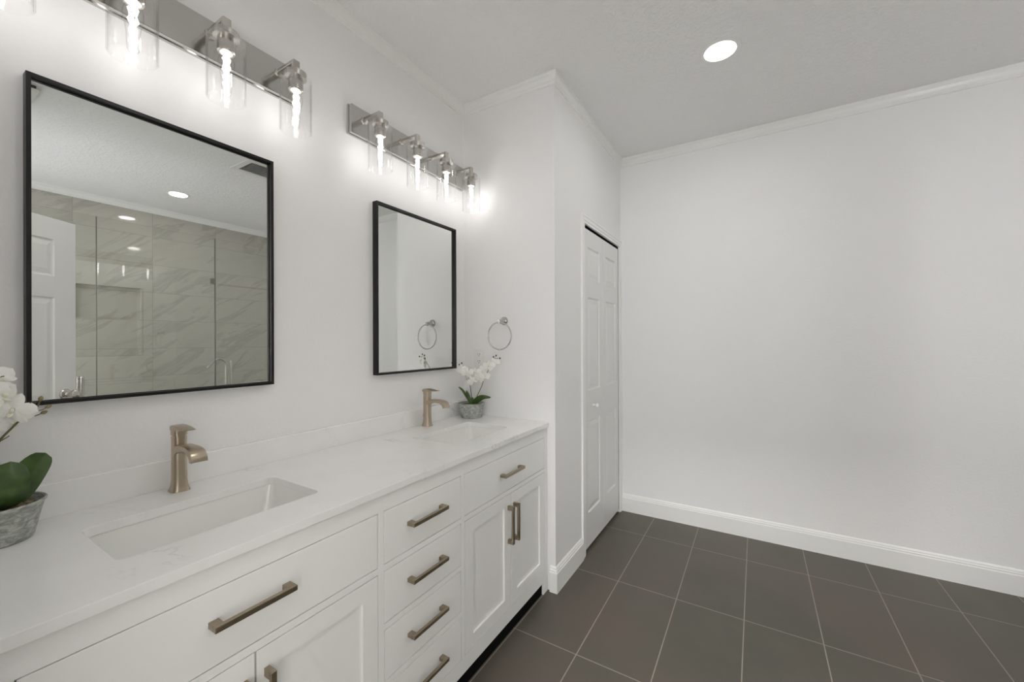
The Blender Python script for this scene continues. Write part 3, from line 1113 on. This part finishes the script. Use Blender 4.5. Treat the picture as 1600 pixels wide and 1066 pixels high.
def bud(t, c, d, r, m='bud'):
    d = Vector(d).normalized()
    b = bmesh.new()
    bmesh.ops.create_uvsphere(b, u_segments=12, v_segments=10, radius=r)
    for v_ in b.verts:
        v_.co.z *= 1.35
        if v_.co.z > 0:
            v_.co.x *= 1 - 0.25 * v_.co.z / r
            v_.co.y *= 1 - 0.25 * v_.co.z / r
    q = Vector((0, 0, 1)).rotation_difference(d).to_matrix().to_4x4()
    mb = MB()
    mb.merge(b, Matrix.Translation(c) @ q)
    return mb.build('bud', M[m], t, True)


def stem(t, pts, r, name='stem'):
    P = spline(pts, 6)
    n = len(P)
    mb = MB()
    mb.tube(P, [r * (1 - 0.45 * i / n) for i in range(n)], 8)
    return mb.build(name, M['stem'], t, True)


def rel(t, pts):
    o = t.location
    return [(p[0] - o.x, p[1] - o.y, p[2] - o.z) for p in pts]


# far orchid, by the wing wall
t = thing('potted_orchid', (0.118, 1.836, CT1), 'small white orchid in a grey pot in the corner by the wing wall outlet', 'potted plant', 'white orchids in grey pots')
pot_parts(t)
r_ = lambda *p: rel(t, p)
leaf(t, r_((0.118, 1.838, 0.958), (0.085, 1.835, 1.000), (0.055, 1.832, 1.038), (0.030, 1.828, 1.058)), 0.022, (0.7, -0.2, 0.6), 0.35)
leaf(t, r_((0.124, 1.826, 0.958), (0.112, 1.824, 0.995), (0.102, 1.822, 1.022), (0.092, 1.820, 1.042)), 0.019, (0.8, 0.6, 0.1), 0.45)
leaf(t, r_((0.124, 1.838, 0.958), (0.160, 1.836, 0.992), (0.205, 1.830, 1.012), (0.262, 1.822, 1.014)), 0.034, (-0.2, -0.5, 0.85), 0.2)
leaf(t, r_((0.118, 1.842, 0.958), (0.095, 1.868, 0.985), (0.080, 1.890, 0.994)), 0.026, (0.6, 0.5, 0.3), 0.3)
sa = r_((0.120, 1.840, 0.955), (0.112, 1.842, 1.020), (0.101, 1.842, 1.085), (0.092, 1.840, 1.130), (0.066, 1.836, 1.172), (0.040, 1.832, 1.186))
stem(t, sa, 0.0022)
stem(t, r_((0.100, 1.842, 1.085), (0.088, 1.841, 1.098), (0.080, 1.840, 1.106)), 0.0014, 'stem')
sb = r_((0.128, 1.840, 0.955), (0.153, 1.842, 1.010), (0.184, 1.842, 1.066), (0.207, 1.840, 1.115), (0.243, 1.838, 1.175), (0.275, 1.836, 1.214), (0.300, 1.834, 1.228))
stem(t, sb, 0.0022)
cd = Vector((0.6, -0.78, 0.1))
for p, n_, k, ro in (((0.060, 1.822, 1.160), (0.4, -0.9, 0.1), 0.062, 0.3), ((0.100, 1.812, 1.142), (0.7, -0.7, 0.0), 0.066, -0.2),
                     ((0.138, 1.818, 1.098), (0.6, -0.8, -0.2), 0.062, 0.5), ((0.142, 1.832, 1.146), (0.8, -0.5, 0.3), 0.060, -0.4),
                     ((0.205, 1.818, 1.156), (0.6, -0.8, 0.2), 0.066, 0.2), ((0.252, 1.812, 1.184), (0.9, -0.5, 0.1), 0.068, -0.3),
                     ((0.290, 1.822, 1.206), (0.5, -0.8, 0.3), 0.060, 0.6), ((0.232, 1.808, 1.128), (0.7, -0.7, -0.3), 0.062, 0.1),
                     ((0.188, 1.814, 1.116), (0.4, -0.9, -0.2), 0.058, -0.5)):
    flower(t, r_(p)[0], n_, k, ro)
for p in ((0.034, 1.832, 1.187), (0.052, 1.832, 1.196), (0.272, 1.834, 1.236), (0.289, 1.834, 1.243), (0.314, 1.834, 1.229), (0.268, 1.834, 1.219)):
    bud(t, r_(p)[0], (0.3, 0, 1), 0.0042, 'budd')
stem(t, r_((0.268, 1.836, 1.210), (0.276, 1.835, 1.226), (0.289, 1.834, 1.240)), 0.0009)
stem(t, r_((0.276, 1.835, 1.226), (0.295, 1.834, 1.228), (0.312, 1.834, 1.229)), 0.0009)

# near orchid at the left end of the counter
t = thing('potted_orchid', (0.100, 0.160, CT1), 'white orchid in a grey pot cut off by the left edge, at the counter end', 'potted plant', 'white orchids in grey pots')
pot_parts(t)
leaf(t, r_((0.112, 0.165, 0.955), (0.155, 0.172, 0.985), (0.170, 0.172, 1.030), (0.150, 0.176, 1.068)), 0.060, (0.0, 1.0, 0.0), 0.16, 'leaf', True)
leaf(t, r_((0.100, 0.172, 0.955), (0.098, 0.190, 0.985), (0.098, 0.208, 1.025), (0.100, 0.234, 1.066)), 0.056, (0.35, 0.75, -0.45), 0.14, 'leaf', True)
leaf(t, r_((0.112, 0.155, 0.955), (0.150, 0.130, 0.985), (0.180, 0.100, 0.990)), 0.040, (0.5, 0.7, 0.1), 0.2)
leaf(t, r_((0.095, 0.155, 0.955), (0.075, 0.120, 1.000), (0.070, 0.085, 1.020)), 0.040, (0.7, -0.2, 0.3), 0.2)
stem(t, r_((0.108, 0.150, 0.955), (0.128, 0.148, 1.040), (0.146, 0.158, 1.105), (0.152, 0.178, 1.140), (0.155, 0.192, 1.158), (0.156, 0.200, 1.162), (0.156, 0.210, 1.173), (0.156, 0.217, 1.194)), 0.0026)
stem(t, r_((0.155, 0.198, 1.160), (0.156, 0.210, 1.161), (0.156, 0.219, 1.165)), 0.0014)
stem(t, r_((0.156, 0.209, 1.172), (0.156, 0.218, 1.172), (0.156, 0.226, 1.177)), 0.0014)
stem(t, r_((0.156, 0.211, 1.190), (0.156, 0.206, 1.192), (0.156, 0.201, 1.188)), 0.0012)
stem(t, r_((0.100, 0.148, 0.955), (0.115, 0.140, 1.030), (0.135, 0.150, 1.095), (0.140, 0.176, 1.122)), 0.0018)
stem(t, r_((0.098, 0.140, 0.955), (0.100, 0.120, 1.080), (0.120, 0.128, 1.180), (0.130, 0.158, 1.240), (0.135, 0.170, 1.250)), 0.0018)
for p, d_ in (((0.156, 0.2175, 1.198), (0, 0.2, 1)), ((0.156, 0.229, 1.1785), (0, 1, 0.4)), ((0.156, 0.2225, 1.1665), (0, 1, 0.3))):
    bud(t, r_(p)[0], d_, 0.0042, 'bud')
for p, n_, k, ro in (((0.150, 0.166, 1.212), (0.75, 0.65, 0.2), 0.076, 0.4), ((0.155, 0.178, 1.178), (0.95, -0.3, 0.1), 0.072, -0.3),
                     ((0.146, 0.178, 1.150), (0.9, 0.1, -0.1), 0.048, 0.8), ((0.140, 0.150, 1.180), (0.9, -0.4, 0.1), 0.076, 0.2),
                     ((0.090, 0.196, 1.166), (0.7, 0.5, 0.3), 0.044, 0.0), ((0.140, 0.140, 1.225), (0.9, -0.3, 0.3), 0.076, -0.2),
                     ((0.130, 0.160, 1.250), (0.8, 0.2, 0.5), 0.066, 0.5)):
    flower(t, r_(p)[0], n_, k, ro)

# ------------------------------------------------------------------ shower enclosure seen in the mirror
GX = 2.40


def glass_panel(y0, y1, label, handle=None, clamp=None):
    t = thing('shower_glass_panel', (GX, (y0 + y1) / 2, 0), label, 'shower glass', 'frameless shower glass panels')
    yc = (y0 + y1) / 2
    MB().box(-0.0055, 0.0055, y1 - yc - 0.0025, y1 - yc + 0.0005, 0.012, 2.19).build('edge_seal', M['seal'], t)
    MB().box(-0.005, 0.005, y0 - yc, y1 - yc - 0.003, 0.012, 2.19).build('glass_pane', M['showerglass'], t)
    if handle:
        mb = MB()
        for s in (-1, 1):
            x = s * 0.045
            mb.tube(spline([(s * 0.005, handle - yc, 1.085), (x * 0.8, handle - yc, 1.088), (x, handle - yc, 1.075), (x, handle - yc, 0.95), (x, handle - yc, 0.825), (x * 0.8, handle - yc, 0.812), (s * 0.005, handle - yc, 0.815)], 6), 0.0085, 12)
        mb.build('pull_handle', M['nickel'], t, True)
    for y, z in (clamp or ()):
        mb = MB()
        mb.box(-0.012, 0.012, y - yc - 0.016, y - yc + 0.016, z - 0.022, z + 0.022, 0.002, 1)
        mb.build('glass_clamp', M['clamp'], t)
    return t


glass_panel(0.130, 0.878, 'frameless glass shower door with vertical pull handle', handle=0.800)
glass_panel(0.881, 1.586, 'fixed clear glass shower panel between the glass door and the greener pane', clamp=[(1.571, 1.832), (1.571, 0.45)])
glass_panel(1.590, 2.300, 'fixed greenish glass shower panel in front of the tub filler')

t = thing('tub_filler', (3.2, 2.010, 0), 'brushed nickel floor-standing gooseneck tub filler seen in the mirror', 'faucet')
mb = MB()
mb.lathe([(0, 0), (0.04, 0), (0.04, 0.008), (0.016, 0.012)], (0, 0, 0), 'Z', 28)
mb.tube([(0, 0, 0.005), (0, 0, 1.0)], 0.0125, 16)
mb.build('riser', M['nickel'], t, True)
mb = MB()
arc = [(0, 0, 0.98), (0, 0, 1.07)] + [(0, -0.062 + 0.062 * math.cos(PI * k / 10), 1.09 + 0.062 * math.sin(PI * k / 10)) for k in range(0, 9)] + [(0, -0.150, 1.092), (0, -0.166, 1.065)]
mb.tube(spline(arc, 4), 0.0115, 14)
mb.build('spout', M['nickel'], t, True)
mb = MB()
mb.tube([(0, 0.0, 0.88), (0, 0.045, 0.88)], 0.009, 12)
mb.tube([(0, 0.045, 0.86), (0, 0.045, 0.92), (0, 0.045, 1.135)], [0.010, 0.010, 0.0115], 14)
mb.build('hand_shower', M['nickel'], t, True)

t = thing('bathtub', (3.22, 1.38, 0), 'white freestanding oval bathtub behind the shower glass', 'bathtub')
mb = MB()
loops = []
for z, a, b in ((0, 0.26, 0.40), (0.02, 0.27, 0.41), (0.25, 0.30, 0.455), (0.52, 0.335, 0.50), (0.575, 0.350, 0.515), (0.585, 0.345, 0.51), (0.575, 0.325, 0.490), (0.40, 0.285, 0.44), (0.18, 0.23, 0.37), (0.12, 0.15, 0.27), (0.11, 0.02, 0.04)):
    loops.append([(a * math.cos(2 * PI * k / 48), b * math.sin(2 * PI * k / 48), z) for k in range(48)])
mb.loft(loops)
mb.build('tub_shell', M['ceramic'], t, True)
ledge = MB().box(3.70, BX, 2.60, FY, 0, 0.845).build('tiled_ledge', M['marble'])
struct(ledge)
ledge.name = 'wall_ledge'
